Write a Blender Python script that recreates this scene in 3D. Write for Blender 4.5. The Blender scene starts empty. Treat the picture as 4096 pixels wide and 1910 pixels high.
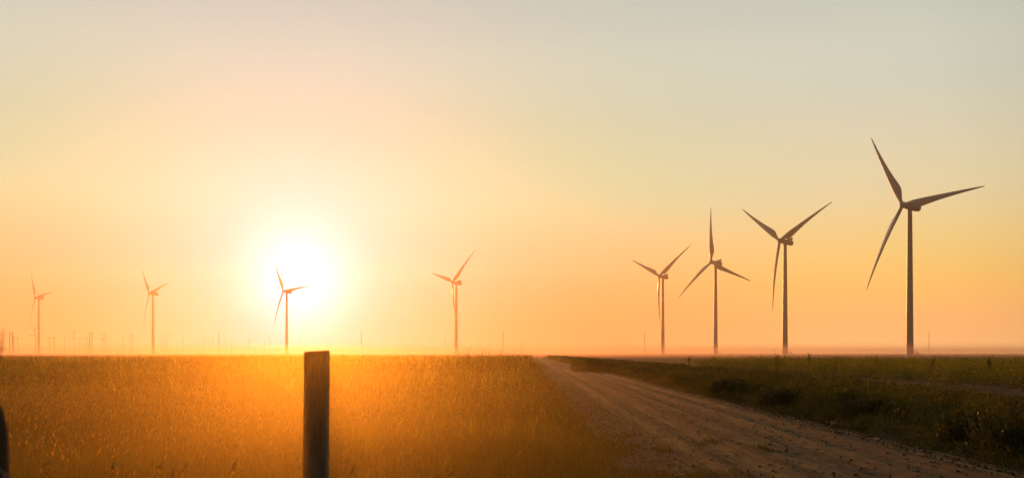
import bpy, bmesh, math, random
import numpy as np
from mathutils import Vector, Matrix, Euler

R = math.radians
random.seed(7)
rng = np.random.default_rng(11)
sc = bpy.context.scene
COL = sc.collection

# ------------------------------------------------------------------ camera
CAM_H = 1.40           # eye height over the field
F = 3982.0             # focal length in photo pixels (35 mm on a 36 mm wide frame of 4096)
HY = 1411.0            # row of the horizon in the photo
cam_d = bpy.data.cameras.new("camera")
cam = bpy.data.objects.new("camera", cam_d)
COL.objects.link(cam)
cam.location = (0, 0, CAM_H)
cam.rotation_euler = (R(90), 0, 0)
cam_d.sensor_width = 36.0
cam_d.lens = 35.0
cam_d.shift_y = (HY - 955.0) / 4096.0
cam_d.clip_start = 0.05
cam_d.clip_end = 20000
cam_d.dof.use_dof = True
cam_d.dof.focus_distance = 30.0
cam_d.dof.aperture_fstop = 2.8
sc.camera = cam

# ------------------------------------------------------------------ light
SUN_AZ, SUN_EL = R(-12.1), R(3.95)
S = Vector((math.sin(SUN_AZ) * math.cos(SUN_EL), math.cos(SUN_AZ) * math.cos(SUN_EL), math.sin(SUN_EL)))
sun_d = bpy.data.lights.new("sun", 'SUN')
sun_d.energy = 4.5
sun_d.angle = R(0.5)
sun_d.color = (1.0, 0.28, 0.045)
sun = bpy.data.objects.new("sun", sun_d)
COL.objects.link(sun)
sun.rotation_euler = (-S).to_track_quat('-Z', 'Y').to_euler()
sun.location = (0, 0, 60)


class NT:
    """small helper to write node trees"""
    def __init__(self, tree):
        self.t = tree
    def n(self, kind, **kw):
        nd = self.t.nodes.new(kind)
        for k, v in kw.items():
            setattr(nd, k, v)
        return nd
    def l(self, a, b):
        self.t.links.new(a, b)
    def put(self, sock, v):
        if isinstance(v, bpy.types.NodeSocket):
            self.l(v, sock)
        else:
            sock.default_value = v
    def math(self, op, a, b=None, c=None, clamp=False):
        nd = self.n('ShaderNodeMath', operation=op, use_clamp=clamp)
        for i, v in enumerate((a, b, c)):
            if v is not None:
                self.put(nd.inputs[i], v)
        return nd.outputs[0]
    def ramp(self, fac, stops, interp='LINEAR'):
        nd = self.n('ShaderNodeValToRGB')
        cr = nd.color_ramp
        cr.interpolation = interp
        while len(cr.elements) < len(stops):
            cr.elements.new(0.5)
        for e, (p, c) in zip(cr.elements, stops):
            e.position = p
            e.color = (c[0], c[1], c[2], 1)
        self.put(nd.inputs[0], fac)
        return nd.outputs[0]
    def mix(self, fac, a, b, blend='MIX'):
        nd = self.n('ShaderNodeMix', data_type='RGBA', blend_type=blend)
        self.put(nd.inputs[0], fac)
        for s, v in ((nd.inputs[6], a), (nd.inputs[7], b)):
            self.put(s, v if isinstance(v, bpy.types.NodeSocket) else (v[0], v[1], v[2], 1))
        return nd.outputs[2]
    def noise(self, vec, scale, detail=3, rough=0.55):
        nd = self.n('ShaderNodeTexNoise')
        if vec is not None:
            self.l(vec, nd.inputs['Vector'])
        nd.inputs['Scale'].default_value = scale
        nd.inputs['Detail'].default_value = detail
        nd.inputs['Roughness'].default_value = rough
        return nd.outputs['Fac']


world = bpy.data.worlds.new("World")
sc.world = world
world.use_nodes = True
wt = world.node_tree
wt.nodes.clear()
W = NT(wt)
# clear air: the Nishita sky with the sun just above the horizon
sky = W.n('ShaderNodeTexSky', sky_type='NISHITA', sun_disc=False)
sky.sun_elevation = SUN_EL
sky.sun_rotation = SUN_AZ
sky.altitude = 900
sky.air_density = 1.0
sky.dust_density = 1.0
sky.ozone_density = 1.0
# dusty air above the haze box: warm near the ground, brighter towards the sun
co = W.n('ShaderNodeTexCoord')
dirv = W.n('ShaderNodeVectorMath', operation='NORMALIZE')
W.l(co.outputs['Generated'], dirv.inputs[0])
dot = W.n('ShaderNodeVectorMath', operation='DOT_PRODUCT')
W.l(dirv.outputs[0], dot.inputs[0])
dot.inputs[1].default_value = S
sep = W.math('MULTIPLY', W.math('ARCCOSINE', W.math('MINIMUM', dot.outputs['Value'], 0.999999)), 180 / math.pi)
xyz = W.n('ShaderNodeSeparateXYZ')
W.l(dirv.outputs[0], xyz.inputs[0])
elev = W.math('MULTIPLY', W.math('ARCSINE', xyz.outputs['Z']), 180 / math.pi)
E_NEAR = [(0, (0.02, 0.004, 0.004)), (2, (0.05, 0.016, 0.008)), (4.5, (0.36, 0.165, 0.12)), (8, (0.26, 0.496, 0.27)), (13, (0.359, 0.553, 0.352)), (18, (0.417, 0.538, 0.462)), (30, (0.28, 0.35, 0.34)), (90, (0.14, 0.18, 0.2))]
E_FAR = [(0, (1.08, 0.5, 0.2)), (2, (1.04, 0.47, 0.155)), (4.5, (0.92, 0.57, 0.145)), (8, (0.785, 0.635, 0.33)), (13, (0.643, 0.624, 0.466)), (18, (0.553, 0.583, 0.493)), (30, (0.3, 0.36, 0.34)), (90, (0.14, 0.18, 0.2))]
elf = W.math('DIVIDE', elev, 90.0, clamp=True)
q = W.n('ShaderNodeMapRange', interpolation_type='SMOOTHSTEP')
W.l(sep, q.inputs['Value'])
q.inputs['From Min'].default_value = 6.0
q.inputs['From Max'].default_value = 34.0
base = W.mix(q.outputs[0], W.ramp(elf, [(e / 90.0, c) for e, c in E_NEAR], 'CARDINAL'), W.ramp(elf, [(e / 90.0, c) for e, c in E_FAR], 'CARDINAL'))
away = W.ramp(W.math('DIVIDE', sep, 180.0), [(0, (1, 1, 1)), (0.20, (1, 1, 1)), (0.38, (.36, .36, .36)), (0.6, (.10, .10, .11)), (1, (.07, .07, .08))])
base = W.mix(1.0, base, away, 'MULTIPLY')

def glow(width, power, colour, prev):
    g = W.math('EXPONENT', W.math('MULTIPLY', W.math('POWER', W.math('DIVIDE', sep, width), power), -1.0))
    c = W.mix(1.0, (colour[0], colour[1], colour[2]), g, 'MULTIPLY')
    return W.mix(1.0, prev, c, 'ADD')
tot = glow(2.6, 1.9, (1.20, 0.80, 0.80), base)
tot = glow(7.0, 1.5, (0.277, 0.05, 0.60), tot)
bg1 = W.n('ShaderNodeBackground')
W.l(sky.outputs[0], bg1.inputs[0])
bg1.inputs[1].default_value = 0.01
bg2 = W.n('ShaderNodeBackground')
W.l(tot, bg2.inputs[0])
bg2.inputs[1].default_value = 1.0
add = W.n('ShaderNodeAddShader')
W.l(bg1.outputs[0], add.inputs[0])
W.l(bg2.outputs[0], add.inputs[1])
wo = W.n('ShaderNodeOutputWorld')
W.l(add.outputs[0], wo.inputs[0])
world.cycles.sampling_method = 'MANUAL'
world.cycles.sample_map_resolution = 1024

# ------------------------------------------------------------------ exposure and sampling
vs = sc.view_settings
sc.display_settings.display_device = 'sRGB'
vs.view_transform = 'Standard'
vs.look = 'None'
vs.exposure = 0.0
vs.gamma = 1.0
vs.use_curve_mapping = False
sc.render.engine = 'CYCLES'
cy = sc.cycles
cy.max_bounces = 5
cy.diffuse_bounces = 2
cy.glossy_bounces = 2
cy.transmission_bounces = 3
cy.transparent_max_bounces = 6
cy.volume_bounces = 0
cy.sample_clamp_indirect = 3.0
cy.sample_clamp_direct = 0.0
cy.caustics_reflective = False
cy.caustics_refractive = False
cy.use_denoising = True
cy.denoiser = 'OPENIMAGEDENOISE'
cy.use_adaptive_sampling = False
cy.adaptive_threshold = 0.01
sc.render.film_transparent = False

# ------------------------------------------------------------------ helpers
def P(x, y, d):
    """the point at distance d (metres along the view) seen at photo pixel x, y"""
    return Vector(((x - 2048.0) / F * d, d, CAM_H + (HY - y) / F * d))

def new_mat(name):
    m = bpy.data.materials.new(name)
    m.use_nodes = True
    m.node_tree.nodes.clear()
    return m, NT(m.node_tree)

def out(nt, surf=None, vol=None):
    o = nt.n('ShaderNodeOutputMaterial')
    if surf is not None:
        nt.l(surf, o.inputs['Surface'])
    if vol is not None:
        nt.l(vol, o.inputs['Volume'])

def principled(nt, col, rough=0.7, spec=0.3, normal=None, metallic=0.0):
    b = nt.n('ShaderNodeBsdfPrincipled')
    nt.put(b.inputs['Base Color'], col if isinstance(col, bpy.types.NodeSocket) else (col[0], col[1], col[2], 1))
    nt.put(b.inputs['Roughness'], rough)
    b.inputs['Specular IOR Level'].default_value = spec
    b.inputs['Metallic'].default_value = metallic
    if normal is not None:
        nt.l(normal, b.inputs['Normal'])
    return b.outputs[0]

def bump(nt, h, strength, dist):
    b = nt.n('ShaderNodeBump')
    b.inputs['Strength'].default_value = strength
    b.inputs['Distance'].default_value = dist
    nt.l(h, b.inputs['Height'])
    return b.outputs[0]

def link(name, me, mats, parent=None, label=None, cat=None, group=None, kind=None):
    o = bpy.data.objects.new(name, me)
    COL.objects.link(o)
    for m in (mats if isinstance(mats, (list, tuple)) else [mats]):
        me.materials.append(m)
    if parent is not None:
        o.parent = parent
    tag(o, label, cat, group, kind)
    return o

def tag(o, label=None, cat=None, group=None, kind=None):
    for k, v in (('label', label), ('category', cat), ('group', group), ('kind', kind)):
        if v:
            o[k] = v
    return o

def empty(name, loc, label, cat, group=None, rz=0.0):
    o = bpy.data.objects.new(name, None)
    COL.objects.link(o)
    o.location = loc
    o.rotation_euler = (0, 0, rz)
    o.empty_display_size = 0.3
    return tag(o, label, cat, group)

def copy_tree(o, parent=None):
    c = o.copy()
    COL.objects.link(c)
    if parent is not None:
        c.parent = parent
    for ch in list(o.children):
        copy_tree(ch, c)
    return c

def bm_mesh(name, bm, smooth=False):
    bmesh.ops.recalc_face_normals(bm, faces=bm.faces)
    me = bpy.data.meshes.new(name)
    bm.to_mesh(me)
    bm.free()
    if smooth:
        me.polygons.foreach_set('use_smooth', [True] * len(me.polygons))
    return me

def np_mesh(name, verts, loops, sizes, matidx=None, smooth=True):
    """mesh from flat numpy arrays: verts (n,3), loop vertex ids, face sizes"""
    me = bpy.data.meshes.new(name)
    me.vertices.add(len(verts))
    me.vertices.foreach_set('co', np.ascontiguousarray(verts, dtype=np.float32).ravel())
    me.loops.add(len(loops))
    me.loops.foreach_set('vertex_index', np.ascontiguousarray(loops, dtype=np.int32))
    me.polygons.add(len(sizes))
    st = np.concatenate(([0], np.cumsum(sizes)[:-1])).astype(np.int32)
    me.polygons.foreach_set('loop_start', st)
    me.polygons.foreach_set('loop_total', np.asarray(sizes, dtype=np.int32))
    if matidx is not None:
        me.polygons.foreach_set('material_index', np.asarray(matidx, dtype=np.int32))
    if smooth:
        me.polygons.foreach_set('use_smooth', np.ones(len(sizes), dtype=bool))
    me.update(calc_edges=True)
    return me

def add_box(bm, lo, hi, M=None):
    vs_ = [bm.verts.new((x, y, z)) for x in (lo[0], hi[0]) for y in (lo[1], hi[1]) for z in (lo[2], hi[2])]
    for f in ((0, 1, 3, 2), (4, 6, 7, 5), (0, 4, 5, 1), (2, 3, 7, 6), (0, 2, 6, 4), (1, 5, 7, 3)):
        bm.faces.new([vs_[i] for i in f])
    if M is not None:
        bmesh.ops.transform(bm, matrix=M, verts=vs_)
    return vs_

def add_tube(bm, pts, radii, n=8, cap=True):
    """round bar along a chain of points"""
    pts = [Vector(p) for p in pts]
    if not isinstance(radii, (list, tuple)):
        radii = [radii] * len(pts)
    rings = []
    for i, p in enumerate(pts):
        a = pts[max(0, i - 1)]
        b = pts[min(len(pts) - 1, i + 1)]
        t = (b - a).normalized()
        u = t.cross(Vector((0, 0, 1)) if abs(t.z) < 0.9 else Vector((0, 1, 0))).normalized()
        v = t.cross(u)
        rings.append([bm.verts.new(p + (u * math.cos(2 * math.pi * k / n) + v * math.sin(2 * math.pi * k / n)) * radii[i]) for k in range(n)])
    for r0, r1 in zip(rings, rings[1:]):
        for k in range(n):
            bm.faces.new((r0[k], r0[(k + 1) % n], r1[(k + 1) % n], r1[k]))
    if cap:
        bm.faces.new(rings[0][::-1])
        bm.faces.new(rings[-1])

def vnoise(x, y, seed=0):
    """smooth value noise on numpy arrays, 0..1"""
    xi = np.floor(x).astype(np.int64)
    yi = np.floor(y).astype(np.int64)
    fx = x - xi
    fy = y - yi
    fx = fx * fx * (3 - 2 * fx)
    fy = fy * fy * (3 - 2 * fy)
    def h(a, b):
        n = (a * 374761393 + b * 668265263 + seed * 1442695041) & 0xffffffff
        n = ((n ^ (n >> 13)) * 1274126177) & 0xffffffff
        return ((n ^ (n >> 16)) & 0xffff) / 65535.0
    return (h(xi, yi) * (1 - fx) + h(xi + 1, yi) * fx) * (1 - fy) + (h(xi, yi + 1) * (1 - fx) + h(xi + 1, yi + 1) * fx) * fy

def fbm(x, y, seed=0, octv=3):
    s = 0.0
    a = 0.5
    for i in range(octv):
        s = s + a * vnoise(x * 2 ** i, y * 2 ** i, seed + i)
        a *= 0.5
    return s / (1 - 0.5 ** octv)

def road_left(y):
    return 1.30 + 0.0172 * y
def road_right(y):
    return 5.80 + 0.0122 * y

def ground_z(x, y):
    """height of the land: gently uneven, dipped under the road, a low bank on its left"""
    x = np.asarray(x, dtype=float)
    y = np.asarray(y, dtype=float)
    z = (fbm(x / 7.0, y / 7.0, 3) - 0.5) * 0.16
    l, r = road_left(y), road_right(y)
    side = np.maximum(l - x, x - r)             # metres outside the road
    k = np.clip(side / 1.2, 0, 1)
    k = k * k * (3 - 2 * k)
    z = z * k - 0.10 * (1 - k)
    z = z + 0.16 * np.exp(-((x - (l - 1.6)) / 1.0) ** 2)     # left bank
    far = np.clip((y - 350) / 300, 0, 1)
    return z * (1 - far) - 0.02 * far

# ------------------------------------------------------------------ materials
def soil_mat(name, c0, c1, scale=0.6):
    m, t = new_mat(name)
    g = t.n('ShaderNodeNewGeometry')
    n1 = t.noise(g.outputs['Position'], scale, 5)
    n2 = t.noise(g.outputs['Position'], scale * 18, 4)
    f = t.math('ADD', t.math('MULTIPLY', n1, 0.6), t.math('MULTIPLY', n2, 0.4))
    c = t.ramp(f, [(0.3, c0), (0.7, c1)])
    out(t, principled(t, c, 0.95, 0.1, bump(t, n2, 0.6, 0.05)))
    return m
M_ground = soil_mat("soil", (0.055, 0.042, 0.020), (0.12, 0.088, 0.045))
M_strip = soil_mat("bare_soil", (0.045, 0.034, 0.012), (0.115, 0.085, 0.034), 1.2)

def leaf_mat(name, dark, mid, dry, trans=0.4, fwd=0.12, seed=0.0, patch=0.12):
    """grass or leaf: matt front, light shining through, and a broad forward sheen"""
    m, t = new_mat(name)
    g = t.n('ShaderNodeNewGeometry')
    n1 = t.noise(g.outputs['Position'], patch, 3)
    f = t.math('ADD', t.math('MULTIPLY', g.outputs['Random Per Island'], 0.65), t.math('MULTIPLY', t.math('SUBTRACT', n1, 0.44), 2.0), clamp=True)
    c = t.ramp(f, [(0.0, dark), (0.5, mid), (1.0, dry)])
    d = t.n('ShaderNodeBsdfDiffuse')
    t.l(c, d.inputs[0])
    tr = t.n('ShaderNodeBsdfTranslucent')
    t.l(t.mix(1.0, c, (1.5, 1.35, 0.75), 'MULTIPLY'), tr.inputs[0])
    a = t.n('ShaderNodeMixShader')
    a.inputs[0].default_value = trans
    t.l(d.outputs[0], a.inputs[1])
    t.l(tr.outputs[0], a.inputs[2])
    rf = t.n('ShaderNodeBsdfRefraction')
    rf.inputs['IOR'].default_value = 1.12
    rf.inputs['Roughness'].default_value = 0.55
    t.l(t.mix(1.0, c, (2.6, 2.2, 1.2), 'MULTIPLY'), rf.inputs['Color'])
    b = t.n('ShaderNodeMixShader')
    b.inputs[0].default_value = fwd
    t.l(a.outputs[0], b.inputs[1])
    t.l(rf.outputs[0], b.inputs[2])
    gl = t.n('ShaderNodeBsdfGlossy')
    gl.inputs['Roughness'].default_value = 0.45
    gl.inputs['Color'].default_value = (0.5, 0.5, 0.45, 1)
    c2 = t.n('ShaderNodeMixShader')
    c2.inputs[0].default_value = 0.05
    t.l(b.outputs[0], c2.inputs[1])
    t.l(gl.outputs[0], c2.inputs[2])
    out(t, c2.outputs[0])
    return m
M_grass = leaf_mat("meadow_grass", (0.022, 0.040, 0.004), (0.064, 0.092, 0.009), (0.21, 0.215, 0.040), 0.45, 0.15)
M_seed = leaf_mat("seed_heads", (0.20, 0.19, 0.06), (0.32, 0.30, 0.11), (0.45, 0.42, 0.20), 0.45, 0.18)
M_weed = leaf_mat("weed_leaves", (0.024, 0.040, 0.004), (0.060, 0.084, 0.009), (0.14, 0.14, 0.025), 0.40, 0.20)
M_crop = leaf_mat("field_plant_leaves", (0.050, 0.078, 0.007), (0.12, 0.155, 0.013), (0.21, 0.215, 0.03), 0.45, 0.22)
M_bush = leaf_mat("bush_leaves", (0.022, 0.036, 0.004), (0.050, 0.070, 0.008), (0.12, 0.12, 0.020), 0.38, 0.18)
M_lint = leaf_mat("pale_bolls", (0.45, 0.40, 0.32), (0.55, 0.50, 0.40), (0.7, 0.62, 0.5), 0.3, 0.05)

def paint_mat(name, col, rough):
    m, t = new_mat(name)
    g = t.n('ShaderNodeNewGeometry')
    n = t.noise(g.outputs['Position'], 0.35, 4)
    c = t.ramp(n, [(0.3, tuple(v * 0.86 for v in col)), (0.7, col)])
    out(t, principled(t, c, rough, 0.4))
    return m
M_paint = paint_mat("turbine_paint", (0.52, 0.52, 0.50), 0.38)
M_blade = paint_mat("blade_paint", (0.50, 0.50, 0.48), 0.32)
M_steel = paint_mat("galvanised_steel", (0.32, 0.32, 0.31), 0.5)
M_dark = paint_mat("cooler_metal", (0.22, 0.22, 0.22), 0.5)
M_pole = paint_mat("pole_wood", (0.10, 0.075, 0.05), 0.85)

def wood_mat(name, c0, c1, axis_scale):
    m, t = new_mat(name)
    tc = t.n('ShaderNodeTexCoord')
    mp = t.n('ShaderNodeMapping')
    mp.inputs['Scale'].default_value = axis_scale
    t.l(tc.outputs['Object'], mp.inputs[0])
    n = t.noise(mp.outputs[0], 6.0, 6, 0.65)
    n2 = t.noise(tc.outputs['Object'], 9.0, 4)
    c = t.ramp(t.math('ADD', t.math('MULTIPLY', n, 0.75), t.math('MULTIPLY', n2, 0.25)), [(0.3, c0), (0.7, c1)])
    out(t, principled(t, c, 0.9, 0.2, bump(t, n, 0.8, 0.02)))
    return m
M_post = wood_mat("weathered_timber", (0.20, 0.14, 0.085), (0.46, 0.35, 0.24), (9, 9, 0.8))
M_log = wood_mat("bark", (0.030, 0.022, 0.015), (0.16, 0.12, 0.08), (7, 7, 0.5))

def road_mat():
    m, t = new_mat("dirt_road")
    uv = t.n('ShaderNodeUVMap')
    def mp(sx, sy):
        k = t.n('ShaderNodeMapping')
        k.inputs['Scale'].default_value = (sx, sy, 1)
        t.l(uv.outputs[0], k.inputs[0])
        return k.outputs[0]
    streak = t.noise(mp(5.5, 0.022), 1.0, 6, 0.62)
    grit = t.noise(mp(0.8, 1.3), 11.0, 7, 0.75)
    blot = t.noise(mp(0.8, 0.35), 1.0, 4, 0.6)
    f = t.math('ADD', t.math('MULTIPLY', streak, 0.50), t.math('ADD', t.math('MULTIPLY', grit, 0.32), t.math('MULTIPLY', blot, 0.18)))
    c = t.ramp(f, [(0.42, (0.040, 0.030, 0.008)), (0.50, (0.106, 0.089, 0.023)), (0.57, (0.232, 0.198, 0.056))])
    # weedy stain on the left third
    sx = t.n('ShaderNodeSeparateXYZ')
    t.l(uv.outputs[0], sx.inputs[0])
    left = t.ramp(sx.outputs[0], [(0.0, (1, 1, 1)), (0.30, (0.9, 0.9, 0.9)), (0.5, (0, 0, 0))])
    patch = t.ramp(t.noise(mp(1.6, 0.7), 1.5, 6, 0.7), [(0.47, (0, 0, 0)), (0.56, (1, 1, 1))])
    k = t.math('MULTIPLY', t.math('MULTIPLY', left, patch), 0.30)
    c = t.mix(k, c, (0.055, 0.050, 0.018))
    h = t.math('ADD', t.math('MULTIPLY', grit, 0.6), t.math('MULTIPLY', streak, 0.8))
    out(t, principled(t, c, 0.82, 0.25, bump(t, h, 1.0, 0.14)))
    return m
M_road = road_mat()

# ------------------------------------------------------------------ haze
def volume_box(name, lo, hi, density, colour, aniso, label, dome=False):
    m, t = new_mat(name + "_air")
    v = t.n('ShaderNodeVolumePrincipled')
    v.inputs['Color'].default_value = (*colour, 1)
    v.inputs['Density'].default_value = density
    v.inputs['Anisotropy'].default_value = aniso
    v.inputs['Density Attribute'].default_value = ""
    v.inputs['Temperature Attribute'].default_value = ""
    out(t, None, v.outputs[0])
    m.cycles.homogeneous_volume = True
    bm = bmesh.new()
    if dome:                # flattened dome for the added glow volume, thinning out towards its edges
        bmesh.ops.create_uvsphere(bm, u_segments=48, v_segments=24, radius=1.0)
        c, h = (Vector(lo) + Vector(hi)) / 2, (Vector(hi) - Vector(lo)) / 2
        for v in bm.verts:
            v.co = Vector((c.x + v.co.x * h.x, c.y + v.co.y * h.y, c.z + math.copysign(abs(v.co.z) ** 0.35, v.co.z) * h.z))
    else:
        add_box(bm, lo, hi)
    return link(name, bm_mesh(name, bm), m, None, label, "haze", None, "stuff")
HAZE_FAR = 1750.0
volume_box("haze", (-1800, -60, -1.2), (1800, HAZE_FAR, 142), 0.00020, (0.98, 0.92, 0.75), 0.74, "thin warm dusty haze over the fields")
volume_box("mist_and_flare", (-4.9, 0.9, -1.2), (1.7, 14.0, 1.47), 0.020, (0.45, 0.39, 0.12), 0.90, "added golden mist imitating lens flare over the meadow left of the road", True)  # added volume: its golden glow stands in for lens flare below the sun
volume_box("mist_and_flare", (-1780, 240, -0.9), (1780, 720, 4.2), 0.0019, (0.55, 0.43, 0.36), 0.66, "low pale mist lying on the far fields round the turbine feet")

# ------------------------------------------------------------------ ground and road
def build_ground():
    xs = np.unique(np.concatenate([np.linspace(-1790, -200, 24), np.linspace(-200, -30, 40), np.linspace(-30, 30, 121), np.linspace(30, 200, 40), np.linspace(200, 1790, 24)]))
    ys = np.unique(np.concatenate([np.linspace(-55, -8, 12), np.linspace(-8, 60, 137), np.linspace(60, 300, 120), np.linspace(300, 1740, 60)]))
    X, Y = np.meshgrid(xs, ys)
    Z = ground_z(X, Y)
    v = np.stack([X, Y, Z], -1).reshape(-1, 3)
    nx, ny = len(xs), len(ys)
    i = (np.arange(ny - 1)[:, None] * nx + np.arange(nx - 1)[None, :]).ravel()
    loops = np.stack([i, i + 1, i + nx + 1, i + nx], -1).ravel()
    me = np_mesh("ground", v, loops, np.full(len(i), 4))
    link("ground", me, M_ground, None, None, None, None, "structure")
build_ground()

def road_profile(u, y):
    """height of the dirt road at u metres from its left edge"""
    z = 0.0 + 0.035 * np.exp(-((u - 2.3) / 1.6) ** 2)
    for c, dp, w in ((0.75, 0.042, 0.24), (1.45, 0.038, 0.24), (2.75, 0.046, 0.26), (3.55, 0.050, 0.26)):
        wob = 0.10 * (fbm(y / 11.0 + c * 7, y * 0, 21, 2) - 0.5)
        z = z - dp * np.exp(-((u - c - wob) / w) ** 2) + 0.5 * dp * np.exp(-((u - c - wob - 0.36) / 0.13) ** 2)
    z = z + 0.030 * (fbm(u * 2.6, y * 0.10, 5, 4) - 0.5) + 0.030 * (fbm(u * 6, y * 3.4, 9, 3) - 0.5)
    return z

def build_road():
    W_ = 4.5
    us = np.linspace(-0.5, W_ + 0.6, 103)
    ys = np.concatenate([np.linspace(-6, 6, 50, endpoint=False), np.linspace(6, 40, 420, endpoint=False), np.linspace(40, 140, 300, endpoint=False), np.linspace(140, 700, 120)])
    U, Y = np.meshgrid(us, ys)
    X = road_left(Y) + U
    Z = road_profile(U, Y)
    edge = np.clip(np.maximum(-U + 0.05, U - W_ + 0.1) / 0.55, 0, 1)
    Z = Z * (1 - edge) - 0.16 * edge ** 2
    Z = np.where(Y > 350, Z + 0.05 * np.clip((Y - 350) / 300, 0, 1), Z)
    v = np.stack([X, Y, Z], -1).reshape(-1, 3)
    nx, ny = len(us), len(ys)
    i = (np.arange(ny - 1)[:, None] * nx + np.arange(nx - 1)[None, :]).ravel()
    loops = np.stack([i, i + 1, i + nx + 1, i + nx], -1).ravel()
    me = np_mesh("road", v, loops, np.full(len(i), 4))
    uvl = me.uv_layers.new(name="UVMap")
    uv = np.stack([U, Y], -1).reshape(-1, 2)[loops].astype(np.float32)
    uvl.data.foreach_set('uv', uv.ravel())
    link("road", me, M_road, None, None, None, None, "structure")
build_road()

def build_strip():
    """the bare turn row between the verge and the field plants"""
    us = np.linspace(0, 4.2, 30)
    ys = np.concatenate([np.linspace(8, 70, 160, endpoint=False), np.linspace(70, 300, 80)])
    U, Y = np.meshgrid(us, ys)
    X = 14.6 + 0.0125 * Y + U + 0.5 * (fbm(Y / 5, U * 0, 33, 2) - 0.5)
    Z = ground_z(X, Y) + 0.012 + 0.05 * np.minimum(1, np.minimum(U, 4.2 - U) / 0.6) + 0.05 * (fbm(X * 2.5, Y * 1.2, 41, 3) - 0.5)
    v = np.stack([X, Y, Z], -1).reshape(-1, 3)
    nx, ny = len(us), len(ys)
    i = (np.arange(ny - 1)[:, None] * nx + np.arange(nx - 1)[None, :]).ravel()
    loops = np.stack([i, i + 1, i + nx + 1, i + nx], -1).ravel()
    link("path", np_mesh("path", v, loops, np.full(len(i), 4)), M_strip, None, None, None, None, "structure")
build_strip()

# ------------------------------------------------------------------ grass and weeds (mesh generators)
class Veg:
    """collects blades, seed heads and leaves into one mesh"""
    def __init__(self):
        self.v, self.l, self.s, self.m = [], [], [], []
        self.n = 0
    def _add(self, verts, faces, mat):
        """verts (N,k,3); faces list of index tuples inside one item"""
        N, k, _ = verts.shape
        base = self.n + np.arange(N)[:, None] * k
        for f in faces:
            self.l.append((base + np.array(f)[None, :]))
            self.s.append(np.full(N, len(f)))
            self.m.append(np.full(N, mat))
        self.v.append(verts.reshape(-1, 3))
        self.n += N * k
    def blades(self, p, h, w, lean, az_l, mat=0, levels=4, z=None):
        """p (N,2) foot, h height, w width, lean sideways reach of the tip, az_l its direction"""
        N = len(p)
        z0 = ground_z(p[:, 0], p[:, 1]) - 0.02 if z is None else z
        az = rng.uniform(0, 2 * np.pi, N)
        wx, wy = np.cos(az), np.sin(az)
        prof = {4: [(0, .8), (.35, 1.0), (.72, .7), (1, 0)], 3: [(0, .9), (.55, .9), (1, 0)], 2: [(0, 1.0), (1, 0)]}[levels]
        vs_ = []
        for t, ww in prof:
            cx = p[:, 0] + lean * t ** 2 * np.cos(az_l)
            cyy = p[:, 1] + lean * t ** 2 * np.sin(az_l)
            cz = z0 + h * (t - 0.18 * (lean / np.maximum(h, .05)) * t ** 2)
            if ww > 0:
                vs_.append(np.stack([cx - wx * w * ww / 2, cyy - wy * w * ww / 2, cz], -1))
                vs_.append(np.stack([cx + wx * w * ww / 2, cyy + wy * w * ww / 2, cz], -1))
            else:
                vs_.append(np.stack([cx, cyy, cz], -1))
        V = np.stack(vs_, 1)
        k = V.shape[1]
        fs = [(2 * i, 2 * i + 1, 2 * i + 3, 2 * i + 2) for i in range((k - 3) // 2)] + [(k - 3, k - 2, k - 1)]
        self._add(V, fs, mat)
        return np.stack([p[:, 0] + lean * np.cos(az_l), p[:, 1] + lean * np.sin(az_l), z0 + h * (1 - 0.18 * lean / np.maximum(h, .05))], -1)
    def heads(self, tip, ln, r, dx, dy, mat=1):
        """spindle seed heads hanging at the tips"""
        N = len(tip)
        d = np.stack([dx, dy, np.sqrt(np.maximum(0.1, 1 - dx ** 2 - dy ** 2))], -1)
        a = np.cross(d, np.array([0, 1.0, 0]))
        a /= np.linalg.norm(a, axis=1)[:, None] + 1e-9
        b = np.cross(d, a)
        rr = r[:, None]
        mid = tip + d * (ln * 0.4)[:, None]
        ring = [mid + rr * (a * math.cos(q) + b * math.sin(q)) for q in (0.3, 0.3 + 2.094, 0.3 + 4.189)]
        V = np.stack([tip - d * 0.01] + ring + [tip + d * ln[:, None]], 1)
        self._add(V, [(0, 2, 1), (0, 3, 2), (0, 1, 3), (4, 1, 2), (4, 2, 3), (4, 3, 1)], mat)
    def leaves(self, c, size, mat=0, up=0.3, asp=0.45):
        """c (N,3) centres: pointed leaves with a fold, in random directions"""
        N = len(c)
        d = rng.normal(size=(N, 3))
        d[:, 2] += up
        d /= np.linalg.norm(d, axis=1)[:, None]
        s = np.cross(d, rng.normal(size=(N, 3)))
        s /= np.linalg.norm(s, axis=1)[:, None] + 1e-9
        sz = size[:, None]
        V = np.stack([c - d * sz * .5, c + s * sz * asp * .5, c + d * sz * .5, c - s * sz * asp * .5], 1)
        self._add(V, [(0, 1, 2, 3)], mat)
    def mesh(self, name):
        return np_mesh(name, np.concatenate(self.v), np.concatenate([a.ravel() for a in self.l]), np.concatenate(self.s), np.concatenate(self.m))

def scatter(n, y0, y1, xl, xr, pow_=1.0):
    """random feet between two edges xl(y), xr(y), area-even for pow_=1"""
    ys = np.linspace(y0, y1, 400)
    wd = np.maximum(0, xr(ys) - xl(ys)) ** pow_
    cdf = np.cumsum(wd)
    cdf /= cdf[-1]
    y = np.interp(rng.random(n), cdf, ys)
    y += rng.uniform(-.5, .5, n) * (y1 - y0) / 400
    x = xl(y) + rng.random(n) * np.maximum(0, xr(y) - xl(y))
    return np.stack([x, y], -1)

def grass_edge(y):
    return road_left(y) - 0.15 + 0.45 * (fbm(y / 2.3, y * 0 + 3.1, 71, 3) - 0.5)

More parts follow.
